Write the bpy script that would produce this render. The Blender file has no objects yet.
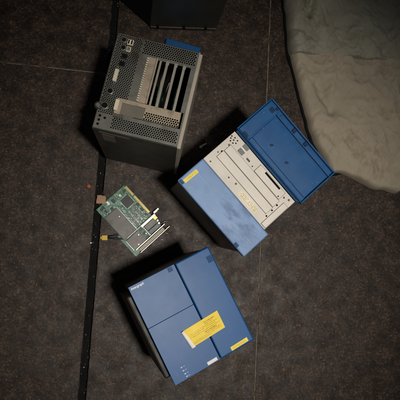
import bpy, bmesh, math, random
from mathutils import Matrix, Vector, Euler, noise
random.seed(7)
sc = bpy.context.scene
col = sc.collection

# ------------------------------------------------------------------ camera, world, lamp, exposure
cam = bpy.data.cameras.new('camera'); camo = bpy.data.objects.new('camera', cam); col.objects.link(camo)
cam.sensor_fit = 'HORIZONTAL'; cam.sensor_width = 36.0; cam.lens = 480.0 / 400.0 * 36.0
cam.clip_start = 0.02; cam.clip_end = 50
R = Matrix(((0.98929678, -0.00880238, -0.14565164), (-0.00880238, 0.99276088, -0.11978464), (0.14565164, 0.11978464, 0.98205766)))
camo.matrix_world = Matrix.Translation((0, 0, 1.37)) @ R.to_4x4()
sc.camera = camo
w = bpy.data.worlds.new('World'); sc.world = w; w.use_nodes = True
w.node_tree.nodes['Background'].inputs[0].default_value = (0.62, 0.66, 0.72, 1)
w.node_tree.nodes['Background'].inputs[1].default_value = 0.036
lt = bpy.data.lights.new('work_lamp', 'SPOT'); lo = bpy.data.objects.new('work_lamp', lt); col.objects.link(lo)
lt.energy = 165; lt.color = (1.0, 0.945, 0.865); lt.spot_size = math.radians(46); lt.spot_blend = 1.0; lt.shadow_soft_size = 0.095
LPOS = Vector((0.42, -0.22, 2.40)); AIM = Vector((0.22, 0.03, 0.10))
lo.location = LPOS; lo.rotation_euler = (AIM - LPOS).to_track_quat('-Z', 'Y').to_euler()
vs = sc.view_settings; vs.view_transform = 'Standard'; vs.look = 'None'; vs.gamma = 1; vs.exposure = 0; vs.use_curve_mapping = False

# ------------------------------------------------------------------ materials
def mat(name, c, rough=0.5, metal=0.0, var=0.12, vscale=18, bump=0.0, bscale=300, spec=0.5, c2=None, c2scale=9, c2lo=0.52, c2hi=0.68, rvar=0.12, stretch=None, spot=None, specks=0.0, speck_c=(.5, .47, .42), scratch=0.0, scratch_c=(.4, .42, .45), weave=0.0):
    m = bpy.data.materials.new(name); m.use_nodes = True
    nt = m.node_tree; N = nt.nodes; L = nt.links; b = N['Principled BSDF']
    tc = N.new('ShaderNodeTexCoord')
    n1 = N.new('ShaderNodeTexNoise'); n1.inputs['Scale'].default_value = vscale; n1.inputs['Detail'].default_value = 6
    L.new(tc.outputs['Object'], n1.inputs['Vector'])
    rp = N.new('ShaderNodeValToRGB')
    rp.color_ramp.elements[0].position = 0.3; rp.color_ramp.elements[1].position = 0.7
    rp.color_ramp.elements[0].color = (*[x * (1 - var) for x in c], 1); rp.color_ramp.elements[1].color = (*[min(1, x * (1 + var)) for x in c], 1)
    L.new(n1.outputs['Fac'], rp.inputs['Fac']); out = rp.outputs['Color']
    if c2:
        n2 = N.new('ShaderNodeTexNoise'); n2.inputs['Scale'].default_value = c2scale; n2.inputs['Detail'].default_value = 9; n2.inputs['Roughness'].default_value = 0.68
        if stretch:
            mp = N.new('ShaderNodeMapping'); mp.inputs['Scale'].default_value = stretch; mp.inputs['Rotation'].default_value = (0, 0, .22)
            L.new(tc.outputs['Object'], mp.inputs['Vector']); L.new(mp.outputs['Vector'], n2.inputs['Vector'])
        else: L.new(tc.outputs['Object'], n2.inputs['Vector'])
        r2 = N.new('ShaderNodeMapRange'); r2.inputs['From Min'].default_value = c2lo; r2.inputs['From Max'].default_value = c2hi
        L.new(n2.outputs['Fac'], r2.inputs['Value'])
        mx = N.new('ShaderNodeMix'); mx.data_type = 'RGBA'
        fac = r2.outputs['Result']
        if spot:   # a scuffed area with a place of its own
            dd = N.new('ShaderNodeVectorMath'); dd.operation = 'DISTANCE'; dd.inputs[1].default_value = spot[0]; L.new(tc.outputs['Object'], dd.inputs[0])
            dm = N.new('ShaderNodeMapRange'); dm.inputs['From Min'].default_value = spot[1]; dm.inputs['From Max'].default_value = spot[2]; dm.inputs['To Min'].default_value = 1; dm.inputs['To Max'].default_value = spot[3]
            L.new(dd.outputs['Value'], dm.inputs['Value']); mm = N.new('ShaderNodeMath'); mm.operation = 'MULTIPLY'
            L.new(fac, mm.inputs[0]); L.new(dm.outputs['Result'], mm.inputs[1]); fac = mm.outputs[0]
        L.new(fac, mx.inputs['Factor']); L.new(out, mx.inputs['A']); mx.inputs['B'].default_value = (*c2, 1); out = mx.outputs['Result']
    for ang, amt in ((.55, scratch), (-.8, scratch * .8)):
        if not scratch: break
        mp2 = N.new('ShaderNodeMapping'); mp2.inputs['Rotation'].default_value = (0, 0, ang); mp2.inputs['Scale'].default_value = (420, 9, 9)
        ns = N.new('ShaderNodeTexNoise'); ns.inputs['Scale'].default_value = 1.0; ns.inputs['Detail'].default_value = 1
        L.new(tc.outputs['Object'], mp2.inputs['Vector']); L.new(mp2.outputs['Vector'], ns.inputs['Vector'])
        ms = N.new('ShaderNodeMapRange'); ms.inputs['From Min'].default_value = .735; ms.inputs['From Max'].default_value = .80; ms.inputs['To Max'].default_value = amt
        L.new(ns.outputs['Fac'], ms.inputs['Value'])
        mxs = N.new('ShaderNodeMix'); mxs.data_type = 'RGBA'; L.new(ms.outputs['Result'], mxs.inputs['Factor']); L.new(out, mxs.inputs['A']); mxs.inputs['B'].default_value = (*scratch_c, 1); out = mxs.outputs['Result']
    for ax in ('X', 'Y'):
        if not weave: break
        wv = N.new('ShaderNodeTexWave'); wv.bands_direction = ax; wv.inputs['Scale'].default_value = 115; wv.inputs['Distortion'].default_value = 1.6; wv.inputs['Detail'].default_value = 2; wv.inputs['Detail Scale'].default_value = 40
        mpw = N.new('ShaderNodeMapping'); mpw.inputs['Rotation'].default_value = (0, 0, .25); L.new(tc.outputs['Object'], mpw.inputs['Vector']); L.new(mpw.outputs['Vector'], wv.inputs['Vector'])
        mw_ = N.new('ShaderNodeMapRange'); mw_.inputs['To Min'].default_value = 1 - weave; mw_.inputs['To Max'].default_value = 1 + weave * .5; L.new(wv.outputs['Fac'], mw_.inputs['Value'])
        mq = N.new('ShaderNodeMix'); mq.data_type = 'RGBA'; mq.blend_type = 'MULTIPLY'; mq.inputs['Factor'].default_value = 1; L.new(out, mq.inputs['A']); L.new(mw_.outputs['Result'], mq.inputs['B']); out = mq.outputs['Result']
    if specks:
        vz = N.new('ShaderNodeTexVoronoi'); vz.inputs['Scale'].default_value = 210; L.new(tc.outputs['Object'], vz.inputs['Vector'])
        sp = N.new('ShaderNodeSeparateColor'); L.new(vz.outputs['Color'], sp.inputs['Color'])
        ma = N.new('ShaderNodeMapRange'); ma.inputs['From Min'].default_value = .22; ma.inputs['From Max'].default_value = .10; L.new(vz.outputs['Distance'], ma.inputs['Value'])
        mb = N.new('ShaderNodeMapRange'); mb.inputs['From Min'].default_value = 1 - specks; mb.inputs['From Max'].default_value = 1; mb.inputs['To Max'].default_value = .8; L.new(sp.outputs['Red'], mb.inputs['Value'])
        mc = N.new('ShaderNodeMath'); mc.operation = 'MULTIPLY'; L.new(ma.outputs['Result'], mc.inputs[0]); L.new(mb.outputs['Result'], mc.inputs[1])
        mz = N.new('ShaderNodeMix'); mz.data_type = 'RGBA'; L.new(mc.outputs[0], mz.inputs['Factor']); L.new(out, mz.inputs['A']); mz.inputs['B'].default_value = (*speck_c, 1); out = mz.outputs['Result']
    L.new(out, b.inputs['Base Color'])
    b.inputs['Metallic'].default_value = metal; b.inputs['Specular IOR Level'].default_value = spec
    n3 = N.new('ShaderNodeTexNoise'); n3.inputs['Scale'].default_value = 40; n3.inputs['Detail'].default_value = 5
    L.new(tc.outputs['Object'], n3.inputs['Vector'])
    mr = N.new('ShaderNodeMapRange'); mr.inputs['To Min'].default_value = max(0.03, rough - rvar); mr.inputs['To Max'].default_value = min(1, rough + rvar)
    L.new(n3.outputs['Fac'], mr.inputs['Value']); L.new(mr.outputs['Result'], b.inputs['Roughness'])
    if bump:
        n4 = N.new('ShaderNodeTexNoise'); n4.inputs['Scale'].default_value = bscale; n4.inputs['Detail'].default_value = 3
        L.new(tc.outputs['Object'], n4.inputs['Vector'])
        bp = N.new('ShaderNodeBump'); bp.inputs['Strength'].default_value = bump; bp.inputs['Distance'].default_value = 0.001
        L.new(n4.outputs['Fac'], bp.inputs['Height']); L.new(bp.outputs['Normal'], b.inputs['Normal'])
    return m

def floor_mat():
    m = bpy.data.materials.new('granite'); m.use_nodes = True
    nt = m.node_tree; N = nt.nodes; L = nt.links; b = N['Principled BSDF']
    tc = N.new('ShaderNodeTexCoord'); V = tc.outputs['Object']
    def ramp(src, stops):
        r = N.new('ShaderNodeValToRGB'); e = r.color_ramp.elements
        while len(e) < len(stops): e.new(0.5)
        for i, (p, c) in enumerate(stops): e[i].position = p; e[i].color = (*c, 1)
        L.new(src, r.inputs['Fac']); return r.outputs['Color']
    def nz(scale, detail=6, rough=.6):
        n = N.new('ShaderNodeTexNoise'); n.inputs['Scale'].default_value = scale; n.inputs['Detail'].default_value = detail; n.inputs['Roughness'].default_value = rough
        L.new(V, n.inputs['Vector']); return n.outputs['Fac']
    def mix(f, a, bb, mode='MIX'):
        x = N.new('ShaderNodeMix'); x.data_type = 'RGBA'; x.blend_type = mode
        if isinstance(f, float): x.inputs['Factor'].default_value = f
        else: L.new(f, x.inputs['Factor'])
        L.new(a, x.inputs['A'])
        if isinstance(bb, tuple): x.inputs['B'].default_value = (*bb, 1)
        else: L.new(bb, x.inputs['B'])
        return x.outputs['Result']
    def mr(src, a, bb, c=0., d=1.):
        x = N.new('ShaderNodeMapRange'); x.inputs['From Min'].default_value = a; x.inputs['From Max'].default_value = bb
        x.inputs['To Min'].default_value = c; x.inputs['To Max'].default_value = d; L.new(src, x.inputs['Value']); return x.outputs['Result']
    nw = N.new('ShaderNodeTexNoise'); nw.inputs['Scale'].default_value = 55; nw.inputs['Detail'].default_value = 4; L.new(V, nw.inputs['Vector'])
    wa = N.new('ShaderNodeVectorMath'); wa.operation = 'SCALE'; wa.inputs['Scale'].default_value = .022; L.new(nw.outputs['Color'], wa.inputs[0])
    wb = N.new('ShaderNodeVectorMath'); wb.operation = 'ADD'; L.new(V, wb.inputs[0]); L.new(wa.outputs['Vector'], wb.inputs[1])
    vc = N.new('ShaderNodeTexVoronoi'); vc.inputs['Scale'].default_value = 125; L.new(wb.outputs['Vector'], vc.inputs['Vector'])
    sc_ = N.new('ShaderNodeSeparateColor'); L.new(vc.outputs['Color'], sc_.inputs['Color'])
    cells = ramp(sc_.outputs['Red'], [(0., (.010, .0068, .005)), (.45, (.031, .0195, .0138)), (.78, (.062, .040, .0275)), (.93, (.090, .062, .045)), (1., (.125, .078, .054))])
    ve = N.new('ShaderNodeTexVoronoi'); ve.feature = 'DISTANCE_TO_EDGE'; ve.inputs['Scale'].default_value = 125; L.new(wb.outputs['Vector'], ve.inputs['Vector'])
    fine = ramp(nz(135, 9, .80), [(.34, (.009, .006, .0045)), (.47, (.035, .0225, .0158)), (.57, (.066, .044, .0305)), (.67, (.17, .128, .096))])
    base = mix(.62, cells, fine)
    base = mix(1.0, base, ramp(nz(330, 4, .7), [(.36, (.42, .40, .38)), (.5, (.95, .92, .90)), (.64, (1.75, 1.66, 1.58))]), 'MULTIPLY')
    vs2 = N.new('ShaderNodeTexVoronoi'); vs2.inputs['Scale'].default_value = 330; L.new(wb.outputs['Vector'], vs2.inputs['Vector'])
    s2 = N.new('ShaderNodeSeparateColor'); L.new(vs2.outputs['Color'], s2.inputs['Color'])
    base = mix(mr(s2.outputs['Red'], .86, .97, 0, .42), base, (.15, .112, .085))
    base = mix(mr(s2.outputs['Green'], .80, .90, 0, .75), base, (.007, .005, .004))
    base = mix(mr(ve.outputs['Distance'], .10, .0, 0, .55), base, (.012, .008, .006))
    big = ramp(nz(26, 7, .65), [(.36, (.40, .38, .36)), (.64, (1.42, 1.38, 1.34))])
    c = mix(1.0, base, big, 'MULTIPLY')
    vo = N.new('ShaderNodeTexVoronoi'); vo.inputs['Scale'].default_value = 130; L.new(V, vo.inputs['Vector'])
    sepv = N.new('ShaderNodeSeparateColor'); L.new(vo.outputs['Color'], sepv.inputs['Color'])
    fl = N.new('ShaderNodeMath'); fl.operation = 'MULTIPLY'
    L.new(mr(vo.outputs['Distance'], .42, .15), fl.inputs[0]); L.new(mr(sepv.outputs['Red'], .86, .94, 0, .55), fl.inputs[1])
    c = mix(fl.outputs[0], c, (.17, .135, .11))
    fd = N.new('ShaderNodeMath'); fd.operation = 'MULTIPLY'
    L.new(mr(vo.outputs['Distance'], .5, .2), fd.inputs[0]); L.new(mr(sepv.outputs['Green'], .75, .85, 0, .8), fd.inputs[1])
    c = mix(fd.outputs[0], c, (.010, .008, .007))
    # dry dust left in faint patches
    c = mix(mr(nz(11, 9, .7), .52, .76, 0, .16), c, (.125, .100, .078))
    L.new(c, b.inputs['Base Color'])
    L.new(mr(nz(20, 6), .3, .7, .42, .72), b.inputs['Roughness']); b.inputs['Specular IOR Level'].default_value = .34
    bp = N.new('ShaderNodeBump'); bp.inputs['Strength'].default_value = .35; bp.inputs['Distance'].default_value = .0012
    L.new(nz(95, 6, .7), bp.inputs['Height']); L.new(bp.outputs['Normal'], b.inputs['Normal'])
    return m

M = {}
M['floor'] = floor_mat()
M['grout'] = mat('grout', (.18, .14, .10), .9, var=.35, vscale=60, bump=.4, c2=(.04, .03, .022), c2scale=26, c2lo=.48, c2hi=.62)
M['black'] = mat('black_rubber_and_shade', (.004, .004, .0045), .85, var=.3, spec=.2)  # rubber and floor joint, also the black shade pieces by case and canvas
M['void'] = mat('dark_cavity', (.006, .006, .006), .9, spec=.1)
M['blue'] = mat('blue_plastic', (.006, .080, .245), .40, var=.06, vscale=9, bump=.12, bscale=900, c2=(.024, .105, .25), c2scale=16, c2lo=.52, c2hi=.9, rvar=.02, spec=.28, specks=.05, speck_c=(.25, .27, .28), scratch=.30, scratch_c=(.09, .17, .30))
M['dusty_blue'] = mat('dusty_blue_plastic', (.142, .258, .475), .5, var=.08, vscale=22, bump=.12, bscale=900, c2=(.048, .115, .275), c2scale=19, c2lo=.47, c2hi=.60, rvar=.04, stretch=(2.6, 1.0, 1), spot=((-.047, -.045, .28), .02, .085, .16), specks=.12, scratch=.5, scratch_c=(.38, .46, .60))
M['deep_blue'] = mat('deep_blue_plastic', (.004, .072, .215), .36, var=.10, bump=.10, bscale=700, c2=(.02, .085, .225), c2scale=10, c2lo=.55, c2hi=.8, spec=.35, specks=.05)
M['groove'] = mat('dark_groove', (.006, .008, .012), .8, spec=.2)
M['clip'] = mat('dark_blue_clip', (.004, .022, .070), .5, spec=.2)
M['body'] = mat('dark_case_paint', (.022, .022, .018), .45, specks=.05, scratch=.35, scratch_c=(.09, .085, .07), var=.25, bump=.2, bscale=600, c2=(.05, .046, .036), c2scale=8)
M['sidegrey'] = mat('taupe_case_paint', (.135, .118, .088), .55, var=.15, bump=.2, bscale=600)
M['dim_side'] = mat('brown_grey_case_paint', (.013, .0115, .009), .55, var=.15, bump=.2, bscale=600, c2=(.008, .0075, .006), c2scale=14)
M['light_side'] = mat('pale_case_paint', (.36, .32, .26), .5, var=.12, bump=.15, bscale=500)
M['steel'] = mat('grey_steel', (.19, .19, .168), .42, .55, specks=.08, scratch=.4, scratch_c=(.36, .35, .32), var=.14, bump=.12, bscale=500, c2=(.115, .10, .075), c2scale=14)
M['beige_steel'] = mat('tan_steel', (.42, .345, .255), .45, .35, var=.12, bump=.1, c2=(.20, .155, .11), c2scale=20)
M['strap'] = mat('slot_strap_steel', (.36, .335, .28), .42, .4, var=.15)
M['chrome'] = mat('bright_metal', (.46, .445, .405), .34, .85, var=.1)
M['beige'] = mat('beige_plastic', (.61, .565, .50), .5, specks=.10, speck_c=(.22, .18, .14), scratch=.3, scratch_c=(.36, .30, .24), var=.05, bump=.1, bscale=600, c2=(.52, .46, .385), c2scale=14, c2lo=.53, c2hi=.78)
M['beige2'] = mat('beige_bay_cover', (.635, .59, .525), .48, specks=.08, speck_c=(.22, .18, .14), scratch=.3, scratch_c=(.36, .30, .24), var=.05, bump=.1, bscale=600, c2=(.55, .49, .41), c2scale=11, c2lo=.53, c2hi=.78)
M['bay_line'] = mat('bay_line', (.13, .105, .08), .7)
M['grey_key'] = mat('grey_key', (.15, .155, .15), .5)
M['cream_label'] = mat('cream_label', (.74, .66, .47), .6)
M['yellow'] = mat('yellow_paper', (.78, .575, .018), .55, var=.03, c2=(.72, .51, .018), c2scale=14)
M['yellow2'] = mat('pale_yellow_paper', (.80, .62, .055), .55, var=.07)
M['ink'] = mat('brown_ink', (.36, .19, .012), .7)
M['paper'] = mat('white_paper', (.74, .71, .68), .6)
M['white'] = mat('white_print', (.82, .85, .88), .5)
M['icon'] = mat('pale_print', (.42, .52, .64), .5)
M['badge'] = mat('blue_badge', (.012, .066, .178), .5, spec=.15)
M['pcb'] = mat('green_board', (.024, .125, .070), .4, var=.25, vscale=60, c2=(.10, .25, .16), c2scale=120, c2lo=.5, c2hi=.6)
M['gold'] = mat('gold_contact', (.47, .34, .115), .36, .8)
M['chip'] = mat('chip_black', (.018, .018, .02), .45)
M['chipgrey'] = mat('chip_grey', (.13, .14, .13), .45)
M['shield'] = mat('grey_shield', (.125, .115, .11), .5, .35, var=.1, c2=(.075, .07, .065), c2scale=30)
M['solder'] = mat('solder', (.58, .60, .56), .3, .7)
M['tan'] = mat('tan_card', (.40, .245, .15), .85, var=.2, bump=.4)
M['khaki'] = mat('khaki_canvas', weave=.09, c=(.30, .285, .225), rough=.92, var=.14, vscale=12, bump=.5, bscale=900, c2=(.215, .20, .15), c2scale=10)
M['tancloth'] = mat('tan_canvas', weave=.08, c=(.37, .315, .235), rough=.92, var=.12, vscale=12, bump=.5, bscale=900, c2=(.27, .215, .15), c2scale=12)
M['crate'] = mat('black_case_metal', (.020, .022, .018), .5, var=.2, bump=.15, bscale=500)
M['orange'] = mat('orange_plastic', (.34, .08, .025), .6)
M['cord'] = mat('cable_jacket', (.012, .012, .012), .5)
M['yplug'] = mat('yellow_plastic', (.62, .42, .03), .5)
M['grit'] = mat('pale_grit', (.36, .31, .26), .8, var=.3)
M['port'] = mat('cream_connector', (.62, .56, .42), .5)

# ------------------------------------------------------------------ mesh helpers (metres)
def link(name, bm, m, parent=None, smooth=False, bevel=0.0, seg=2):
    me = bpy.data.meshes.new(name)
    bmesh.ops.recalc_face_normals(bm, faces=bm.faces)
    bm.to_mesh(me); bm.free(); me.materials.append(m)
    o = bpy.data.objects.new(name, me); col.objects.link(o)
    if smooth:
        for p in me.polygons: p.use_smooth = True
    if parent: o.parent = parent
    if bevel:
        b = o.modifiers.new('bevel', 'BEVEL'); b.width = bevel; b.segments = seg; b.limit_method = 'ANGLE'; b.angle_limit = math.radians(40)
    return o
def box(bm, x0, x1, y0, y1, z0, z1, rot=0.0):
    cx, cy = (x0 + x1) / 2, (y0 + y1) / 2; c, s = math.cos(rot), math.sin(rot)
    vs_ = []
    for z in (z0, z1):
        for x, y in ((x0, y0), (x1, y0), (x1, y1), (x0, y1)):
            dx, dy = x - cx, y - cy
            vs_.append(bm.verts.new((cx + c * dx - s * dy, cy + s * dx + c * dy, z)))
    for f in ((0, 3, 2, 1), (4, 5, 6, 7), (0, 1, 5, 4), (1, 2, 6, 5), (2, 3, 7, 6), (3, 0, 4, 7)): bm.faces.new([vs_[i] for i in f])
def cyl(bm, x, y, r, z0, z1, n=16, r1=None):
    r1 = r if r1 is None else r1
    a = [bm.verts.new((x + r * math.cos(2 * math.pi * i / n), y + r * math.sin(2 * math.pi * i / n), z0)) for i in range(n)]
    b = [bm.verts.new((x + r1 * math.cos(2 * math.pi * i / n), y + r1 * math.sin(2 * math.pi * i / n), z1)) for i in range(n)]
    bm.faces.new(list(reversed(a))); bm.faces.new(b)
    for i in range(n): bm.faces.new((a[i], a[(i + 1) % n], b[(i + 1) % n], b[i]))
def tube(bm, pts, r, n=8):
    rings = []
    for i, p in enumerate(pts):
        p = Vector(p); t = (Vector(pts[min(i + 1, len(pts) - 1)]) - Vector(pts[max(i - 1, 0)])).normalized()
        u = t.cross(Vector((0, 0, 1)) if abs(t.z) < .95 else Vector((1, 0, 0))).normalized(); v = t.cross(u)
        rings.append([bm.verts.new(p + r * (math.cos(2 * math.pi * k / n) * u + math.sin(2 * math.pi * k / n) * v)) for k in range(n)])
    for a, b in zip(rings, rings[1:]):
        for k in range(n): bm.faces.new((a[k], a[(k + 1) % n], b[(k + 1) % n], b[k]))
    bm.faces.new(list(reversed(rings[0]))); bm.faces.new(rings[-1])
def perf(bm, x0, x1, y0, y1, z, pitch=.0052, fill=.68, t=.0012, keep=None):
    """steel sheet of thickness t pierced by staggered hexagonal holes"""
    nx = max(1, round((x1 - x0) / pitch)); ny = max(1, round((y1 - y0) / (pitch * .87)))
    dx, dy = (x1 - x0) / nx, (y1 - y0) / ny
    for j in range(ny):
        off = (j % 2) * .5
        ya, yb = y0 + j * dy, y0 + (j + 1) * dy
        xs = [x0 + (i + off) * dx for i in range(nx + 1)]
        if off: xs = [x0] + xs[:-1] + [x1]
        for i in range(len(xs) - 1):
            xa, xb = xs[i], xs[i + 1]; cx, cy = (xa + xb) / 2, (ya + yb) / 2
            if xb - xa < dx * .8 or (keep and not keep(cx, cy)):
                q = [bm.verts.new((x, y, z)) for x, y in ((xa, ya), (xb, ya), (xb, yb), (xa, yb))]; bm.faces.new(q); continue
            O = [bm.verts.new(p + (z,)) for p in ((xb, cy), (xb, yb), (cx, yb), (xa, yb), (xa, cy), (xa, ya), (cx, ya), (xb, ya))]
            r = min(dx, dy) * .5 * fill * 1.12
            I = [bm.verts.new((cx + r * math.cos(math.pi * k / 4), cy + r * math.sin(math.pi * k / 4), z)) for k in range(8)]
            D = [bm.verts.new((v.co.x, v.co.y, z - t)) for v in I]
            for k in range(8):
                k2 = (k + 1) % 8
                bm.faces.new((O[k], O[k2], I[k2], I[k])); bm.faces.new((I[k], I[k2], D[k2], D[k]))
def thing(name, label, cat, mw=None, group=None):
    o = bpy.data.objects.new(name, None); col.objects.link(o); o.empty_display_size = .05
    if mw is not None: o.matrix_world = mw
    o['label'] = label; o['category'] = cat
    if group: o['group'] = group
    return o
def tag(o, label, cat, group=None):
    o['label'] = label; o['category'] = cat
    if group: o['group'] = group
    return o
def B(): return bmesh.new()
def part(name, m, parent, *boxes, bevel=0.0, seg=2):
    bm = B()
    for b in boxes: box(bm, *[v / 1000 for v in b[:6]], *(b[6:7]))
    return link(name, bm, m, parent, bevel=bevel, seg=seg)
def text_mesh(name, body, size, m, parent, loc, rz=0.0, shear=0.0, depth=.0002):
    cu = bpy.data.curves.new('t', 'FONT'); cu.body = body; cu.size = size; cu.extrude = depth; cu.shear = shear; cu.offset = size * .016
    cu.align_x = 'LEFT'; cu.align_y = 'CENTER'
    t = bpy.data.objects.new('t', cu); col.objects.link(t)
    dg = bpy.context.evaluated_depsgraph_get(); dg.update()
    me = bpy.data.meshes.new_from_object(t.evaluated_get(dg))
    bpy.data.objects.remove(t); bpy.data.curves.remove(cu)
    me.materials.clear(); me.materials.append(m); me.name = name
    o = bpy.data.objects.new(name, me); col.objects.link(o); o.parent = parent; o.location = loc; o.rotation_euler = (0, 0, rz)
    return o
def frame(x, y, z, yaw, tx, ty):
    return Matrix.Translation((x, y, z)) @ Matrix.Rotation(tx, 4, 'X') @ Matrix.Rotation(ty, 4, 'Y') @ Matrix.Rotation(yaw, 4, 'Z')

# ------------------------------------------------------------------ the floor: stone slabs, grout and one wide black joint
TH = -math.atan(.067)
def slab_pt(s, t): return (s * math.cos(TH) - t * math.sin(TH), s * math.sin(TH) + t * math.cos(TH))
bm = B()
S_GR = .393 * math.cos(TH) + .2 * math.sin(TH)          # across-coordinate of the pale joint
S_BK = -.083 * math.cos(TH) + .2 * math.sin(TH)         # and of the black one
G = .0015; HB = .0105
cols = [(S_BK - 1.424, S_BK - .950), (S_BK - .947, S_BK - .4765), (S_BK - .4735, S_BK - HB), (S_BK + HB, S_GR - G), (S_GR + G, S_GR + .472), (S_GR + .475, S_GR + .947), (S_GR + .95, S_GR + 1.42)]
rows = {2: [-1.4, -.42, .530, 1.48, 2.0], 3: [-1.4, -.62, .9, 1.9], 4: [-1.4, -.70, 1.0, 2.0]}
for ci, (a, b) in enumerate(cols):
    rr = rows.get(ci, [-1.4, -.35 - .1 * ci, .62 + .1 * ci, 1.8])
    for t0, t1 in zip(rr, rr[1:]):
        n_ = 140 if ci in (2, 3, 4) else 12
        ring = []
        for sgn, base_s in ((0, a), (1, b)):
            tt = [t0 + G + (t1 - t0 - 2 * G) * i / n_ for i in range(n_ + 1)]
            big = abs(base_s - S_BK) < .02
            pts = []
            for t_ in tt:
                v = noise.noise(Vector((base_s * 50, t_ * 60, 0))); v2 = noise.noise(Vector((base_s * 50, t_ * 22, 5)))
                chip = (max(0, v - .15) * .004 + max(0, v2 - .25) * .008) if big else max(0, v - .2) * .0016
                pts.append(slab_pt(base_s + (chip if sgn == 0 else -chip), t_))
            ring.append(pts)
        loop = ring[0] + list(reversed(ring[1]))
        q = [slab_pt(a, t0 + G), slab_pt(a, t1 - G), slab_pt(b, t1 - G), slab_pt(b, t0 + G)]
        hi = [bm.verts.new((x, y, 0)) for x, y in loop]; lo_ = [bm.verts.new((x, y, -.02)) for x, y in loop]
        bm.faces.new(list(reversed(hi)))
        for i in range(len(loop)): bm.faces.new((lo_[i], lo_[(i + 1) % len(loop)], hi[(i + 1) % len(loop)], hi[i]))
fl = link('floor', bm, M['floor'], bevel=.0012); fl['kind'] = 'structure'
bm = B()
for a, b in ((S_BK - 1.42, S_BK - HB - .001), (S_BK + HB + .001, S_GR + 1.42)):
    q = [slab_pt(a, -1.39), slab_pt(b, -1.39), slab_pt(b, 1.79), slab_pt(a, 1.79)]
    bm.faces.new([bm.verts.new((x, y, -.0012)) for x, y in q])
o = link('floor_grout', bm, M['grout']); o['kind'] = 'structure'
bm = B()
q = [slab_pt(S_BK - HB * .98, -1.39), slab_pt(S_BK + HB * .98, -1.39), slab_pt(S_BK + HB * .98, 1.79), slab_pt(S_BK - HB * .98, 1.79)]
bm.faces.new([bm.verts.new((x, y, -.016)) for x, y in q])
o = link('floor_joint', bm, M['black']); o['kind'] = 'structure'

# ------------------------------------------------------------------ machine lying on its back, door shut (lower one)
def shell(parent, w, d, h, z1, name='shell', m='body', bev=.002):
    return part(name, M[m], parent, (-w, w, -d, d, 0, z1), bevel=bev)
def screw(parent, x, y, z, r=1.7, m='chrome'):
    bm = B(); cyl(bm, x / 1000, y / 1000, r / 1000, (z - .4) / 1000, (z + .5) / 1000, 10, r * .7 / 1000)
    return link('screw', bm, M[m], parent)

b = thing('computer_tower', 'blue fronted computer lying face up with door shut and a big yellow paper label', 'computer', frame(.1175, -.1303, .0084, .4576, -.0263, .0714), 'blue computers lying on the floor')
H = 296.9
part('shell', M['body'], b, (-93, 98, -112, 113, 0, H - 22), bevel=.002)
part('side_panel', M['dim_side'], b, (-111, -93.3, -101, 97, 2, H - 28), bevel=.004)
part('bezel', M['blue'], b, (14.6, 100, -115.8, 116, H - 19, H), bevel=.0034, seg=4)
part('bezel_backing', M['groove'], b, (-98, 15.2, -114, 114.5, H - 21, H - 9.5))
part('drive_door', M['blue'], b, (-99.4, 12.4, 17.75, 116, H - 9, H - .4), bevel=.0007, seg=3)
part('lower_door', M['blue'], b, (-99.4, 12.4, -115.8, 17.45, H - 9, H - .4), bevel=.0007, seg=3)
text_mesh('logo', 'Intergraph', .0072, M['white'], b, (-.0955, .1095, (H - .1) / 1000), 0.0, .25)
part('door_latch', M['badge'], b, (-6, 5, 104, 114, H - .6, H - .05), bevel=.0004)
bd = part('badge', M['badge'], b, (84, 96, 82, 97, H - .1, H + .7), bevel=.0006)
part('label', M['yellow2'], b, (43.5, 87, -112, -103, H - .2, H + .25, .03))
part('asset_tag', M['paper'], b, (-17.5, 6.5, -113.5, -106.5, H - .4, H + .1, .01))
for i, y in enumerate((-88.5, -96.5, -104, -110.5)):
    bm = B(); x = -71 + i * .8
    box(bm, (x - 2) / 1000, (x + 1.6) / 1000, (y - 1.1) / 1000, (y + 1.2) / 1000, (H - .4) / 1000, (H - .15) / 1000)
    box(bm, (x + 3.4) / 1000, (x + 8) / 1000, (y - .35) / 1000, (y + .35) / 1000, (H - .4) / 1000, (H - .15) / 1000)
    link('icon', bm, M['icon'], b)
# the big paper label, its left edge curling up off the door
def paper_sheet(bm, n=40, m_=6):
    g = []
    for i in range(n + 1):
        u = i / n; rowv = []
        for j in range(m_ + 1):
            v = j / m_; sx = 101 * u - 8; s0 = 11 + 7 * (1 - v); rr = 2.6 + 1.6 * (1 - v)
            x, dz = sx, 0
            if sx < s0 - 8:
                f = (s0 - 8 - sx) / rr; x = s0 - 8 - rr * math.sin(min(f, 3.0)); dz = rr * (1 - math.cos(min(f, 3.0)))
                if f > 3.0: x += (f - 3.0) * rr
            rowv.append(bm.verts.new(((x - 40) / 1000, (-63.5 + 41 * v + 4 * (x + 5) / 101) / 1000, (H + .9 + .25 * math.sin(u * 5 + v * 2) + dz) / 1000)))
        g.append(rowv)
    for i in range(n):
        for j in range(m_): bm.faces.new((g[i][j], g[i + 1][j], g[i + 1][j + 1], g[i][j + 1]))
bm = B(); paper_sheet(bm)
lab = link('paper_label', bm, M['yellow'])
lab.data.materials.append(M['paper'])
if lab.data.polygons[len(lab.data.polygons) // 2].normal.z < 0: lab.data.flip_normals()
sm = lab.modifiers.new('solid', 'SOLIDIFY'); sm.thickness = .0003; sm.offset = -1; sm.material_offset = 1; sm.material_offset_rim = 1
lab.parent = b
def lz(x, y): # sheet height above the front at this spot, flat part only
    u = (x + 45) / 101; v = (y + 63.5 - 4 * u) / 41
    return H + 1.2
bm = B()
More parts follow.
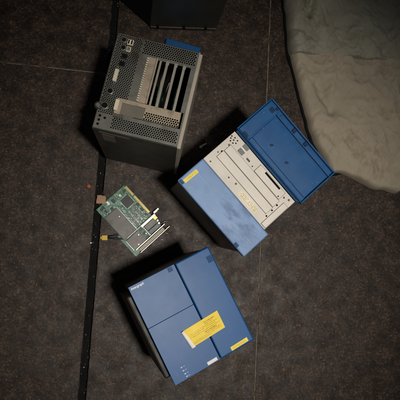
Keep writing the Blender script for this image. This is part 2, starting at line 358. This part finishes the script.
def print_row(x0, x1, y, hgt, gap=.06):
    x = x0
    while x < x1:
        wd = random.uniform(.5, 1.3)
        if random.random() > gap:
            yy = y + 4 * (x + 45) / 101
            box(bm, x / 1000, min(x + wd, x1) / 1000, (yy - hgt / 2) / 1000, (yy + hgt / 2) / 1000, (lz(x, yy) + .1) / 1000, (lz(x, yy) + .22) / 1000)
        x += wd + .35 + (1.1 if random.random() < .2 else 0)
for y, x0, x1, hh in ((-30, 15, 42, 2.0), (-33.6, 15, 36, .9), (-37.5, -26, 44, .8), (-41, -26, 40, .8), (-45, -26, 47, .9), (-49, 8, 38, 2.0), (-52.5, 8, 46, 1.0), (-56, -26, 46, .8), (-59, -26, 20, .8)): print_row(x0, x1, y, hh)
link('print', bm, M['ink'], lab)

def faint_rows(lbl, x0, x1, y0, rows, z, tilt):
    bm = B()
    for k_ in range(rows):
        x = x0
        while x < x1:
            w_ = random.uniform(.6, 1.6)
            y = y0 + k_ * 2.3 + tilt * (x - (x0 + x1) / 2)
            if random.random() < .85: box(bm, x / 1000, (x + w_) / 1000, y / 1000, (y + .8) / 1000, z / 1000, (z + .1) / 1000)
            x += w_ + .5
    link('print', bm, M['ink'], lbl)
faint_rows([o for o in b.children if o.name.startswith('label')][0], 50, 81, -109.6, 2, H + .2, .03)

# ------------------------------------------------------------------ machine with its door swung open (middle one)
c = thing('computer_tower', 'dusty pale blue computer lying face up with door open over beige drive bays', 'computer', frame(.2527, .1687, .0099, .7236, .0685, -.0043), 'blue computers lying on the floor')
H = 282.2
part('shell', M['body'], c, (-86.5, 88, -110, 112, 0, H - 22), bevel=.002)
part('bezel', M['dusty_blue'], c, (-90, -11, -119.5, 115, H - 19, H), bevel=.0034, seg=4)
part('label', M['yellow2'], c, (-79.5, -40, 97.5, 107, H - .2, H + .25, -.02))
faint_rows([o for o in c.children if o.name.startswith('label')][0], -74, -45, 100.2, 2, H + .2, -.02)
part('badge', M['badge'], c, (-89, -81, -92, -80, H - .1, H + .6), bevel=.0005)
part('door_latch', M['badge'], c, (-88, -81, 100, 112, H - .1, H + .5), bevel=.0005)
bm = B(); cyl(bm, -.079, .085, .0022, (H - .2) / 1000, (H + .4) / 1000, 12); link('power_light', bm, mat('green_dot', (.04, .22, .08), .4), c)
Z = H - 3.0
fr = part('bay_frame', M['beige'], c, (-10.6, 89, -105, 114, H - 20, Z), bevel=.0012)
# bay covers: slightly proud plates with gaps between
def bayplate(x0, x1, y0, y1, z=Z, dz=2.0, m='beige2', name='bay_cover'):
    part('bay_gap', M['bay_line'], fr, (x0 - .95, x1 + .95, y0 - .95, y1 + .95, z - .3, z + .12))
    return part(name, M[m], fr, (x0, x1, y0, y1, z - .2, z + dz), bevel=.0005)
bayplate(16.5, 37.5, -79, 97); bayplate(39.5, 60, -78, 96)
bayplate(62, 84, -74, 14, name='floppy_cover')
bayplate(-7, 66, -103, -88.5, name='foot_cover')
part('drive_slot', M['void'], fr, (77.6, 82.6, -58, -6, Z + 1.9, Z + 2.2))
part('eject_button', M['chip'], fr, (66, 70.5, 37, 48, Z - .1, Z + .6), bevel=.0004)
for x in (63, 78.5): part('power_key', M['grey_key'], fr, (x, x + 11, 60, 76, Z - .1, Z + 1.6), bevel=.001)
part('power_key_divider', M['paper'], fr, (74.6, 77.9, 59, 77, Z - .1, Z + .8))
bm = B()
for (x, y) in ((66, 104), (71, 108), (76, 110), (67, 96), (73, 100), (79, 102), (72, 91), (79, 93)): cyl(bm, x / 1000, y / 1000, .0018, (Z - .1) / 1000, (Z + .15) / 1000, 12)
link('vent_holes', bm, M['void'], fr)
part('label', M['cream_label'], fr, (-4.5, 11, -60, 0, Z - .1, Z + .2))
bm = B()
for k in range(16):
    y = -57 + k * 3.4
    for q in range(3):
        if random.random() < .75: box(bm, (-2 + q * 4) / 1000, (-2 + q * 4 + random.uniform(1.5, 3.2)) / 1000, y / 1000, (y + .9) / 1000, (Z + .22) / 1000, (Z + .3) / 1000)
link('label_print', bm, M['bay_line'], fr)
for (x, y, r, m) in ((66, 25, 1.5, 'void'), (57, 98.5, 2.3, 'bay_line'), (26, 103, 1.8, 'bay_line'), (34, 98.5, 2.1, 'void'), (-2, 98, 2.0, 'bay_line'), (9, 20, 2.3, 'bay_line'), (6, 42, 2., 'bay_line'), (50, -82, 2.2, 'void'), (33, -83, 2.0, 'void'), (14, -84, 2.0, 'void'), (75, -80, 2.3, 'bay_line'), (80, -92, 2.5, 'bay_line'), (66, -68, 1.6, 'void')):
    screw(fr, x, y, Z + (2.1 if (x, y) == (66, -68) else .1), r * 1.25, m)
# the door, hinged on the long edge and laid back, its ribbed inside facing up
d = thing('tmp', '', '', None)
bpy.data.objects.remove(d)
bm = B()
def dbox(x0, x1, y0, y1, z0, z1): box(bm, x0 / 1000, x1 / 1000, y0 / 1000, y1 / 1000, (H + z0) / 1000, (H + z1) / 1000)
dbox(97, 211, -118.5, 116.5, -13, -9)                    # skin
dbox(97, 211, 113, 116.5, -9, 1); dbox(97, 211, -118.5, -115, -9, 1); dbox(207.5, 211, -115, 113, -9, 1); dbox(97, 99.5, -115, 113, -9, 1)   # rim
door = link('drive_door', bm, M['deep_blue'], c, bevel=.0012)
part('hinge', M['groove'], door, (90.2, 97.2, -100, 110, H - 14, H - 5))
part('hinge_rod', M['deep_blue'], door, (91.2, 93.4, -108, 112, H - 6, H - 1.5), (94.6, 96.2, -112, 112, H - 6, H - 2.5), bevel=.0006)
part('upper_panel', M['deep_blue'], door, (100.6, 206.4, 80.2, 112, H - 9.2, H - 1.0), bevel=.0012)
part('main_panel', M['deep_blue'], door, (113, 189, -114, 77, H - 9.2, H - 6.6), bevel=.0015)
part('hinge_channel', M['deep_blue'], door, (100.4, 111, -114, 77, H - 9.2, H - 2.2), bevel=.0008)
part('rail', M['deep_blue'], door, (191.5, 194.5, -114, 77.2, H - 9.2, H + .4), bevel=.0006)
part('outer_channel', M['deep_blue'], door, (196.5, 206, -114, 70, H - 9.1, H - 5.5), bevel=.0008)
for y in (22, -20): part('clip', M['clip'], door, (196.5, 206.5, y - 5, y + 5, H - 6, H - 1.8), bevel=.0008)
part('latch', M['clip'], door, (186, 197, 88, 100, H - 1.6, H + .6), (198, 205, 84, 92, H - 1.6, H - .2), bevel=.0008)
for y in (33, -22): part('screw_post', M['clip'], door, (133, 137.5, y - 3, y + 3, H - 6.8, H - 5.5), (136.5, 140, y - 5, y, H - 6.7, H - 5.2), bevel=.0005)
part('hinge_clip', M['clip'], door, (100, 107, 84, 99, H - 1.4, H + .3), bevel=.0006)

# ------------------------------------------------------------------ machine standing on its face, back panel up (upper one)
a = thing('computer_tower', 'grey computer standing face down showing its perforated back panel and open slots', 'computer', frame(.0582, .3720, .0105, -.2347, -.0429, -.0673), 'blue computers lying on the floor')
H = 294.7; W2, D2 = 98.7, 119.0
bm = B(); t = 2.2
for x0, x1, y0, y1 in ((-W2, -W2 + t, -D2 + t, D2), (-W2, W2 - t - .2, -D2, -D2 + t), (-W2 + t, W2 - t - .2, D2 - t, D2)): box(bm, x0 / 1000, x1 / 1000, y0 / 1000, y1 / 1000, .022, (H - 1.4) / 1000)
box(bm, -.096, .096, -.116, .116, .030, .034)
link('shell', bm, M['body'], a, bevel=.0006)
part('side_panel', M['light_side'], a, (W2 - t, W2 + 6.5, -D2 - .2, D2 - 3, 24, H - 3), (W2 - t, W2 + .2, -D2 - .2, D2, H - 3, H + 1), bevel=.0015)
part('bezel', M['deep_blue'], a, (-W2 + 4, W2 - 4, -D2 + 8, D2, 0, 20), bevel=.002)
part('inner_tray', M['void'], a, (-30, 93, -76, 80, 120, 126))
# perforated and plain areas of the back plate
bm = B(); zb = H / 1000
holes_io = lambda x, y: True
perf(bm, -.0955, -.036, -.080, .1155, zb, .0050, .72)
perf(bm, -.033, .0935, .0815, .1155, zb, .0054, .78)
perf(bm, -.060, .0935, -.1105, -.0835, zb, .0054, .78)
def plate(x0, x1, y0, y1): box(bm, x0 / 1000, x1 / 1000, y0 / 1000, y1 / 1000, (H - 1.3) / 1000, H / 1000)
plate(-96.5, -95.5, -116.8, 116.8); plate(93.5, 96.3, -116.8, 116.8); plate(-95.5, 93.5, 115.5, 116.8); plate(-95.5, 93.5, -116.8, -110.5)
plate(-95.5, -60, -110.5, -80); plate(-36, -33, -36, 115.5); plate(-33, -15, -36, 81.5); plate(-15, 93.5, 74.5, 81.5); plate(-60, 93.5, -83.5, -75); plate(-36, -15, -75, -36); plate(-60, -36, -83.4, -80)
plate(86, 93.5, -36, 74.5)
link('back_panel', bm, M['steel'], a)
part('lower_bracket', M['beige_steel'], a, (-60, -46, -74.5, -37, H + .2, H + 2.6), (-46, 7, -46, -37, H + .2, H + 2.2), (7, 89, -54.5, -37, H + .2, H + 2.2), bevel=.0006)
bm = B(); perf(bm, .007, .089, -.074, -.0546, (H + 2.2) / 1000, .0054, .78); link('lower_vent', bm, M['beige_steel'], a)
part('power_inlet_cover', M['sidegrey'], a, (-46, 6.6, -74, -46.4, H + .1, H + 1.4), bevel=.0006)
part('connector_block', M['port'], a, (-62, -53, -68, -42, H + 2.6, H + 7), bevel=.001)
# slot straps and the one bracket left in place
part('slot_cover', M['beige_steel'], a, (-14.5, 8, -36, 77, H + .2, H + 1.6), (4, 8, -36, 77, H + 1.6, H + 5), bevel=.0005)
bm = B()
for k in range(20): box(bm, -.0175, -.0136, (-33 + k * 5.5) / 1000, (-30.3 + k * 5.5) / 1000, (H + .1) / 1000, (H + 2.2) / 1000)
link('slot_spring', bm, M['port'], a)
for x in (27, 47, 67): part('slot_strap', M['strap'], a, (x, x + 6.2, -37.5, 76, H - 2.2, H - .2), (x - .2, x + 7.6, 68, 77, H, H + 1.2), bevel=.0004)
part('slot_strap', M['strap'], a, (12, 17, -37.5, 76, H - 2.2, H - .2), bevel=.0004)
bm = B()
for pts in (((.020, .06, .26), (.024, .02, .25), (.021, -.02, .262), (.026, -.035, .25)), ((.041, .05, .24), (.036, .0, .255), (.040, -.03, .25))):
    tube(bm, pts, .0013)
link('cable', bm, M['strap'], a)
part('inner_card', M['pcb'], a, (20, 21.6, -40, 60, 127, 250), (58, 59.6, -40, 60, 127, 190))
# rear connectors
def conn(name, m, x0, x1, y0, y1, dz=4, m2=None, holes=()):
    p = part(name, M[m], a, (x0, x1, y0, y1, H - 3, H + dz), bevel=.0006)
    if m2: part('socket', M[m2], p, *[(hx0, hx1, hy0, hy1, H + dz - .6, H + dz + .2) for hx0, hx1, hy0, hy1 in (holes or ((x0 + 1.5, x1 - 1.5, y0 + 1.5, y1 - 1.5),))])
conn('usb_port', 'port', -71, -57, 94, 107, 3, 'void', ((-69.5, -66.2, 95.5, 105.5), (-62.5, -59.2, 95.5, 105.5)))
conn('usb_port', 'port', -69, -59, 77, 89, 3, 'sidegrey')
for (x, y) in ((-80, 103), (-77, 84)):
    bm = B(); cyl(bm, x / 1000, y / 1000, .0068, (H - 3) / 1000, (H + 2.2) / 1000, 20); p = link('keyboard_port', bm, M['steel'], a, bevel=.0005)
    bm = B(); cyl(bm, x / 1000, y / 1000, .0050, (H + 1.6) / 1000, (H + 2.4) / 1000, 16); link('socket', bm, M['void'], p)
for (x, y) in ((-69, 64), (-70, 44)):
    conn('network_port', 'chip', x - 7, x + 7, y - 6.5, y + 6.5, 2.5, 'void')
bm = B(); box(bm, -.0815, -.0725, -.001, .029, (H - 3) / 1000, (H + 5) / 1000); link('serial_port', bm, M['port'], a, bevel=.0012)
for y in (34, -6): screw(a, -77, y, H + 1.5, 2.4)
for (x, y, r) in ((-80, -26, 8), (-83, -62, 9)):
    bm = B(); cyl(bm, x / 1000, y / 1000, r / 1000, (H - 1) / 1000, (H + 3.5) / 1000, 24); p = link('audio_port', bm, M['steel'], a, bevel=.001)
    bm = B(); cyl(bm, x / 1000, y / 1000, r * .72 / 1000, (H + 3) / 1000, (H + 3.8) / 1000, 20); link('socket', bm, M['void'], p)
for (x, y) in ((-88, -87), (-88, -97), (-88, -107), (-76, -90)):
    bm = B(); cyl(bm, x / 1000, y / 1000, .0031, (H - .2) / 1000, (H + .25) / 1000, 16); link('jack', bm, M['void'], a)
bm = B(); cyl(bm, -.097, -.066, .0085, (H - 12) / 1000, (H + 7) / 1000, 22); ps_ = link('antenna_post', bm, M['body'], a, bevel=.0015)
bm = B(); cyl(bm, -.097, -.066, .0048, (H + 6.8) / 1000, (H + 8) / 1000, 16); link('socket', bm, M['steel'], ps_, bevel=.0004)
for (x, y) in ((-38, 112), (-38, 79), (-24, 78), (2, 79), (22, 79), (40, 79), (60, 79), (84, 78), (-48, 30), (-30, -20), (-52, -78), (-30, -80), (10, -79), (50, -79), (88, -80), (-65, -84), (-52, -113), (-15, -113), (30, -113), (80, -113), (-66, -36), (88, -41), (20, -44), (60, -44), (-40, -41), (-62, 112), (-92, 112)):
    screw(a, x, y, H + (2.3 if -55 < y < -37 and x > -62 else .2), 1.5)
# torn sticker left on the shell's lower face
part('sticker', M['sidegrey'], a, (-80, -50, -D2 - .4, -D2 + .1, 215, 262), (-84, -12, -D2 - .4, -D2 + .1, 268, 280))

# ------------------------------------------------------------------ dark case at the top edge
k = thing('computer_case', 'plain black metal case standing at the top edge with three small notches', 'case', Matrix.Translation((.1565, .684, 0)) @ Matrix.Rotation(.03, 4, 'Z'))
part('shell', M['crate'], k, (-101, 101, 2, 250, 4, 330), bevel=.003)
part('base_rim', M['body'], k, (-99, 99, -1.5, 2.2, 2, 16), bevel=.001)
for x in (-78, 0, 66): part('notch', M['void'], k, (x - 4, x + 4, -2.2, 2.1, 8, 22))
for x in (-85, 85):
    for y in (20, 230): part('foot', M['black'], k, (x - 9, x + 9, y - 9, y + 9, 0, 4.2), bevel=.001)

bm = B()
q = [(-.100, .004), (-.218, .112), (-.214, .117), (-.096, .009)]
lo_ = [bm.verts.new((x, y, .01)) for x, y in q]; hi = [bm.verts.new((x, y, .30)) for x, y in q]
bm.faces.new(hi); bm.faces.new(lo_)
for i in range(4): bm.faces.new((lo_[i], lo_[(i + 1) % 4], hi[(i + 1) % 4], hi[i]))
link('shade_panel', bm, M['black'], k)  # added upright black panel imitating the shade left of the case
p = thing('plastic_panel', 'deep blue plastic front panel lying behind the grey computer with its edge showing', 'panel', Matrix.Translation((.157, .637, 0)) @ Matrix.Rotation(-.235, 4, 'Z'))
part('front_face', M['deep_blue'], p, (-53, 53, -150, 0, 0, 15), bevel=.0025)
part('latch', M['groove'], p, (20, 30, -140, -130, 14.9, 15.6))

# ------------------------------------------------------------------ expansion card
e = thing('circuit_board', 'green expansion card with grey shield plates and gold edge contacts lying on the floor', 'circuit board', Matrix.Translation((-.092, .136, .006)) @ Matrix.Rotation(math.radians(-47.5), 4, 'Z'))
part('board', M['pcb'], e, (0, 168, 0, 104, 0, 1.6), (4, 106, 104, 108, .1, 1.5))
part('base_board', M['pcb'], e, (96, 172, -6, 88, -4.5, -2.9))
bm = B()
for i in range(46):
    if i in (15, 16): continue
    box(bm, (6 + i * 2.15) / 1000, (7.5 + i * 2.15) / 1000, .1015, .1079, .0012, .00185)
link('edge_contacts', bm, M['gold'], e)
part('shield_plate', M['shield'], e, (34, 116, 1, 46, 4, 6.5), bevel=.0008)
part('shield_plate', M['shield'], e, (121, 158, 3, 47, 5, 7.5), bevel=.0008)
screw(e, 58, 35, 7, 2.6); screw(e, 132, 40, 8, 2.6); screw(e, 152, 22, 8, 2.4); screw(e, 143, 58, 8, 2.4)
pc = part('processor_chip', M['chip'], e, (26, 56, 66, 94, 2.2, 5), bevel=.0006)
bm = B()
for i in range(14):
    o_ = 28 + i * 2
    for x0, x1, y0, y1 in ((o_, o_ + .9, 94, 96), (o_, o_ + .9, 64, 66)): box(bm, x0 / 1000, x1 / 1000, y0 / 1000, y1 / 1000, .0017, .0026)
    o_ = 67 + i * 1.9
    for x0, x1, y0, y1 in ((24, 26, o_, o_ + .9), (56, 58, o_, o_ + .9)): box(bm, x0 / 1000, x1 / 1000, y0 / 1000, y1 / 1000, .0017, .0026)
link('chip_pins', bm, M['solder'], pc)
for i in range(4):
    for j in range(3):
        x, y = 64 + i * 11.5, 53 + j * 13.5
        ch = part('memory_chip', M['chipgrey'], e, (x, x + 8, y, y + 9, 1.7, 3.6), bevel=.0003)
        bm = B()
        for q in range(5):
            for yy in (y - 1.2, y + 9): box(bm, (x + .5 + q * 1.6) / 1000, (x + 1.2 + q * 1.6) / 1000, yy / 1000, (yy + 1.2) / 1000, .0017, .0026)
        link('chip_pins', bm, M['solder'], ch)
part('crystal', M['solder'], e, (10, 19, 72, 80, 1.6, 5), bevel=.001)
part('port_header', M['white'], e, (3, 14, 34, 40, 1.6, 4), bevel=.0005)
for (x0, x1, y0, y1) in ((6, 14, 8, 22), (18, 28, 14, 20), (8, 20, 48, 56), (24, 32, 30, 38), (10, 16, 88, 98), (98, 106, 90, 98), (62, 72, 92, 100), (80, 90, 92, 99)): part('chip', M['chip'], e, (x0, x1, y0, y1, 1.7, 3.8), bevel=.0003)
bm = B()
for i in range(560):
    x, y = random.uniform(2, 112), random.uniform(2, 100)
    if 33 < x < 117 and y < 47 or 24 < x < 58 and 63 < y < 97: continue
    a_, b_ = random.choice(((1.6, .8), (.8, 1.6), (2.2, 1.2)))
    box(bm, x / 1000, (x + a_) / 1000, y / 1000, (y + b_) / 1000, .0016, .0025)
link('small_components', bm, M['solder'], e)
bm = B()
for i in range(60):
    x, y, l = random.uniform(3, 90), random.uniform(4, 62), random.uniform(6, 22)
    if 33 < x + l and y < 47: l = min(l, max(2, 32 - x))
    if x > 33 and y < 50: continue
    box(bm, x / 1000, (x + l) / 1000, y / 1000, (y + .5) / 1000, .0016, .00172)
link('traces', bm, M['icon'], e)
part('metal_bracket', M['chrome'], e, (116.8, 118.2, 10, 124, -2, 13), (118.2, 124, 60, 112, 10.5, 12.2), (112, 117, 112, 131, 11, 12.6), bevel=.0003)
for i in range(5): part('chip', M['chipgrey'] if i % 2 else M['chip'], e, (122 + i * 7, 127.4 + i * 7, 50, 60, 1.6, 4.5), bevel=.0003)
bm = B()
for k_ in range(9):
    x = 42
    while x < 108:
        w_ = random.uniform(.8, 3)
        if random.random() < .55 and not (48 < x < 70 and 28 < 8 + k_ * 3.6 < 42): box(bm, x / 1000, (x + w_) / 1000, (8 + k_ * 3.6) / 1000, (9.1 + k_ * 3.6) / 1000, .0064, .00656)
        x += w_ + .8 + (14 if random.random() < .15 else 0)
link('shield_print', bm, M['chipgrey'], e)
bm = B()
for i in range(38): box(bm, (34.5 + i * 2.15) / 1000, (35.6 + i * 2.15) / 1000, .0462, .0486, .0016, .0040)
link('socket_pins', bm, M['solder'], e); bm = B()
for i in range(16): box(bm, (121.5 + i * 2.2) / 1000, (122.6 + i * 2.2) / 1000, .0012, .0029, .0016, .0055)
link('socket_pins', bm, M['solder'], e)
part('heat_spreader', M['shield'], e, (125, 141, 66, 98, 5, 12), bevel=.0006)
part('heat_spreader', M['chipgrey'], e, (143, 154, 66, 100, 5, 11), bevel=.0006)
part('jumper_block', M['gold'], e, (121, 133, 101, 112, 1.6, 8), bevel=.0006)
part('connector_rail', M['chrome'], e, (157, 160, 6, 114, 3, 14), bevel=.0005)
part('port_connector', M['port'], e, (162, 170, 14, 104, 2, 12), bevel=.001)
part('connector_rail', M['chrome'], e, (171.5, 173.5, 10, 120, 2, 11), bevel=.0004)
bm = B()
for i in range(40): box(bm, .1635, .1685, (16 + i * 2.2) / 1000, (17 + i * 2.2) / 1000, .0119, .0124)
link('connector_pins', bm, M['bay_line'], e)
for (x0, y0, dx, dy) in ((172, 96, 26, 10), (168, 108, 14, 22), (150, 108, 10, 24), (172, 70, 34, 18)):
    bm = B(); tube(bm, [(x0 / 1000, y0 / 1000, .006), ((x0 + dx * .5) / 1000, (y0 + dy * .6) / 1000, .009), ((x0 + dx) / 1000, (y0 + dy) / 1000, -.004)], .0007, 6)
    link('wire', bm, M['solder'], e, smooth=True)
for i in range(7): part('resistor', M['solder'], e, (122 + i * 5, 125 + i * 5, 62.5, 65, 1.6, 7.2 - i * .5), bevel=.0003)
for (x, y) in ((146, 104), (138, 106)):
    bm = B(); cyl(bm, x / 1000, y / 1000, .0032, .0016, .0105, 16); link('capacitor', bm, M['chrome'], e, bevel=.0004)

# ------------------------------------------------------------------ khaki canvas at the right edge
def catmull(pts, t):
    n = len(pts) - 1; f = min(max(t, 0), .9999) * n; i = int(f); u = f - i
    p = [Vector(pts[min(max(i + q, 0), n)]) for q in (-1, 0, 1, 2)]
    return .5 * ((2 * p[1]) + (-p[0] + p[2]) * u + (2 * p[0] - 5 * p[1] + 4 * p[2] - p[3]) * u * u + (-p[0] + 3 * p[1] - 3 * p[2] + p[3]) * u ** 3)
def cloth(name, Lp, Rp, ns, nt, hf, m, parent=None):
    bm = B(); top = []; bot = []
    for j in range(nt + 1):
        t_ = j / nt; l, r = catmull(Lp, t_), catmull(Rp, t_); ra, rb = [], []
        for i in range(ns + 1):
            s = i / ns; p = l.lerp(r, s)
            e_ = min(1, min(s, 1 - s) / .05, min(t_, 1 - t_) / .03)
            edge = math.sqrt(max(0, 1 - (1 - e_) ** 2))
            p = p + Vector((.004 * noise.noise(Vector((p.y * 30, 3, 0))), 0)) * (1 if s < .1 else 0)
            p = p + Vector((0, (.028 * noise.noise(Vector((p.x * 7, 1, 2))) + .010 * noise.noise(Vector((p.x * 24, 5, 2))) - .03 * math.sin(s * math.pi)) * max(0, (t_ - .6) / .4) ** 2)) if name == 'tan_panel' else p
            z = .003 + edge * hf(p.x, p.y)
            ra.append(bm.verts.new((p.x, p.y, z))); rb.append(bm.verts.new((p.x, p.y, .0015)))
        top.append(ra); bot.append(rb)
    for j in range(nt):
        for i in range(ns):
            bm.faces.new((top[j][i], top[j][i + 1], top[j + 1][i + 1], top[j + 1][i])); bm.faces.new((bot[j][i], bot[j + 1][i], bot[j + 1][i + 1], bot[j][i + 1]))
    for j in range(nt):
        for q in (0, ns): bm.faces.new((top[j][q], top[j + 1][q], bot[j + 1][q], bot[j][q]))
    for i in range(ns):
        for q in (0, nt): bm.faces.new((top[q][i], top[q][i + 1], bot[q][i + 1], bot[q][i]))
    return link(name, bm, m, parent, smooth=True)
def ridge(x, y, x0, y0, x1, y1, wd):
    dx, dy = x1 - x0, y1 - y0; L2 = dx * dx + dy * dy; u = min(1, max(0, ((x - x0) * dx + (y - y0) * dy) / L2))
    return math.exp(-(((x - x0 - u * dx) ** 2 + (y - y0 - u * dy) ** 2) / wd ** 2))
def h_upper(x, y):
    z = .034 + .010 * noise.noise(Vector((x * 9, y * 7, 1))) + .011 * (1 - 2.2 * abs(noise.noise(Vector((x * 11 + y * 5, y * 6, 4))))) + .006 * (1 - 2.2 * abs(noise.noise(Vector((x * 24 - y * 13, y * 19, 14))))) + .0028 * (1 - 2.2 * abs(noise.noise(Vector((x * 60 + y * 22, y * 40, 3))))) + .0012 * noise.noise(Vector((x * 120, y * 90, 4)))
    z -= .020 * ridge(x, y, .500, .83, .535, .735, .010); z -= .016 * ridge(x, y, .565, .84, .537, .735, .010)
    z += .012 * ridge(x, y, .53, .84, .535, .76, .012); z -= .010 * ridge(x, y, .50, .69, .56, .665, .010)
    return z
def h_lower(x, y):
    return .026 + .007 * noise.noise(Vector((x * 8, y * 6, 9))) + .009 * (1 - 2.2 * abs(noise.noise(Vector((x * 10 - y * 4, y * 6, 2))))) + .005 * (1 - 2.2 * abs(noise.noise(Vector((x * 21 + y * 11, y * 17, 12))))) + .0024 * (1 - 2.2 * abs(noise.noise(Vector((x * 55 - y * 25, y * 38, 6))))) + .001 * noise.noise(Vector((x * 120, y * 90, 7))) - .017 * ridge(x, y, .568, .52, .60, .44, .018)
Lu = [(.470, .95), (.4715, .81), (.4735, .77), (.478, .72), (.480, .64), (.486, .615)]
Ll = [(.4845, .626), (.490, .596), (.497, .565), (.525, .440), (.548, .36), (.60, .245)]
cl = cloth('canvas_sheet', Lu, [(.98, .98), (.99, .88), (.97, .80), (.985, .72), (.97, .66), (.96, .60)], 230, 180, h_upper, M['khaki'])
tag(cl, 'rumpled khaki and tan canvas at the upper right edge of the floor', 'canvas')
cloth('tan_panel', Ll, [(.955, .612), (.96, .54), (.96, .46), (.96, .38), (.96, .31), (.955, .235)], 200, 170, h_lower, M['tancloth'], cl)
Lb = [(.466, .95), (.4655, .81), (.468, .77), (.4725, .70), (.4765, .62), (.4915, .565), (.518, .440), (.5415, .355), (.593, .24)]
cloth('edge_shade', Lb, [(x + .05, y + .01) for x, y in Lb], 12, 120, lambda x, y: .004, M['black'], cl)  # added black strip that paints in the shade under the canvas edge

# ------------------------------------------------------------------ small things lying about
bm = B(); bmesh.ops.create_icosphere(bm, subdivisions=3, radius=1)
for v in bm.verts:
    p_ = v.co.copy(); m_ = max(abs(p_.x), abs(p_.y)) ** .75
    k_ = 1 + .42 * noise.noise(p_ * 1.3 + Vector((3, 1, 8))) + .12 * noise.noise(p_ * 4)
    v.co = Vector((p_.x / max(m_, .3) * .0125 * k_, p_.y / max(m_, .3) * .0115 * k_, max(0, .005 + p_.z * .006 * k_)))
o = link('cardboard_scrap', bm, M['tan']); o.location = (-.078, .166, 0); tag(o, 'small tan block of card beside the corner of the green circuit board', 'scrap')
bm = B(); tube(bm, [(.008, 0, .005), (.03, -.002, .004), (.07, -.004, .0035), (.11, -.012, .0035)], .0024); tube(bm, [(.008, .004, .005), (.03, .008, .004), (.07, .009, .0035), (.10, .004, .0035)], .0018)
o = link('cable', bm, M['cord'], smooth=True); o.location = (-.068, .058, 0); tag(o, 'thin black twin cable with yellow plug beside the black floor joint', 'cable')
bm = B(); box(bm, -.007, .009, -.007, .007, 0, .011); box(bm, -.011, -.007, -.004, .004, .002, .009); pl = link('plug', bm, M['yplug'], o, bevel=.0012)
bm = B(); cyl(bm, 0, 0, .007, 0, .006, 14, .005); o = link('bottle_cap', bm, M['orange'], bevel=.001); o.location = (-.113, .203, 0); tag(o, 'small rusty orange cap left of the black floor joint', 'cap')
bm = B(); cyl(bm, 0, 0, .0032, 0, .0025, 12, .002); tube(bm, [(.002, 0, .0016), (.008, .002, .0014)], .0012); o = link('loose_screw', bm, M['chrome']); o.location = (-.1045, .044, 0); tag(o, 'tiny bright screw lying left of the black floor joint', 'screw')
bm = B(); tube(bm, [(-.011, -.006, .003), (0, 0, .004), (.010, .006, .003)], .0028); tube(bm, [(-.011, -.006, .004), (-.004, -.008, .004)], .002); o = link('metal_clip', bm, M['white'], smooth=True); o.location = (.214, .329, 0); tag(o, 'small pale metal clip on the floor between two computers', 'clip')
bm = B()
for i in range(260):
    x, y = random.uniform(-.35, .85), random.uniform(-.4, .8)
    if random.random() < .45: x, y = random.gauss(.08, .10), random.gauss(.15, .10)
    r = random.uniform(.0006, .0017)
    mtx = Matrix.Translation((x, y, r * .4)) @ Euler((random.random() * 6, random.random() * 6, random.random() * 6)).to_matrix().to_4x4() @ Matrix.Diagonal((r * random.uniform(.6, 1.8), r, r * .5, 1))
    bmesh.ops.create_icosphere(bm, subdivisions=1, radius=1, matrix=mtx)
for i in range(45):
    t_ = random.uniform(-.4, .85); x, y = slab_pt(S_BK + random.uniform(-.009, .009), t_); r = random.uniform(.0006, .0018)
    mtx = Matrix.Translation((x, y, -.015)) @ Euler((random.random() * 6, random.random() * 6, random.random() * 6)).to_matrix().to_4x4() @ Matrix.Diagonal((r * random.uniform(.7, 2.2), r, r * .6, 1))
    bmesh.ops.create_icosphere(bm, subdivisions=1, radius=1, matrix=mtx)
o = link('grit', bm, M['grit']); o['kind'] = 'stuff'; o['label'] = 'pale grit and crumbs scattered over the floor'; o['category'] = 'grit'
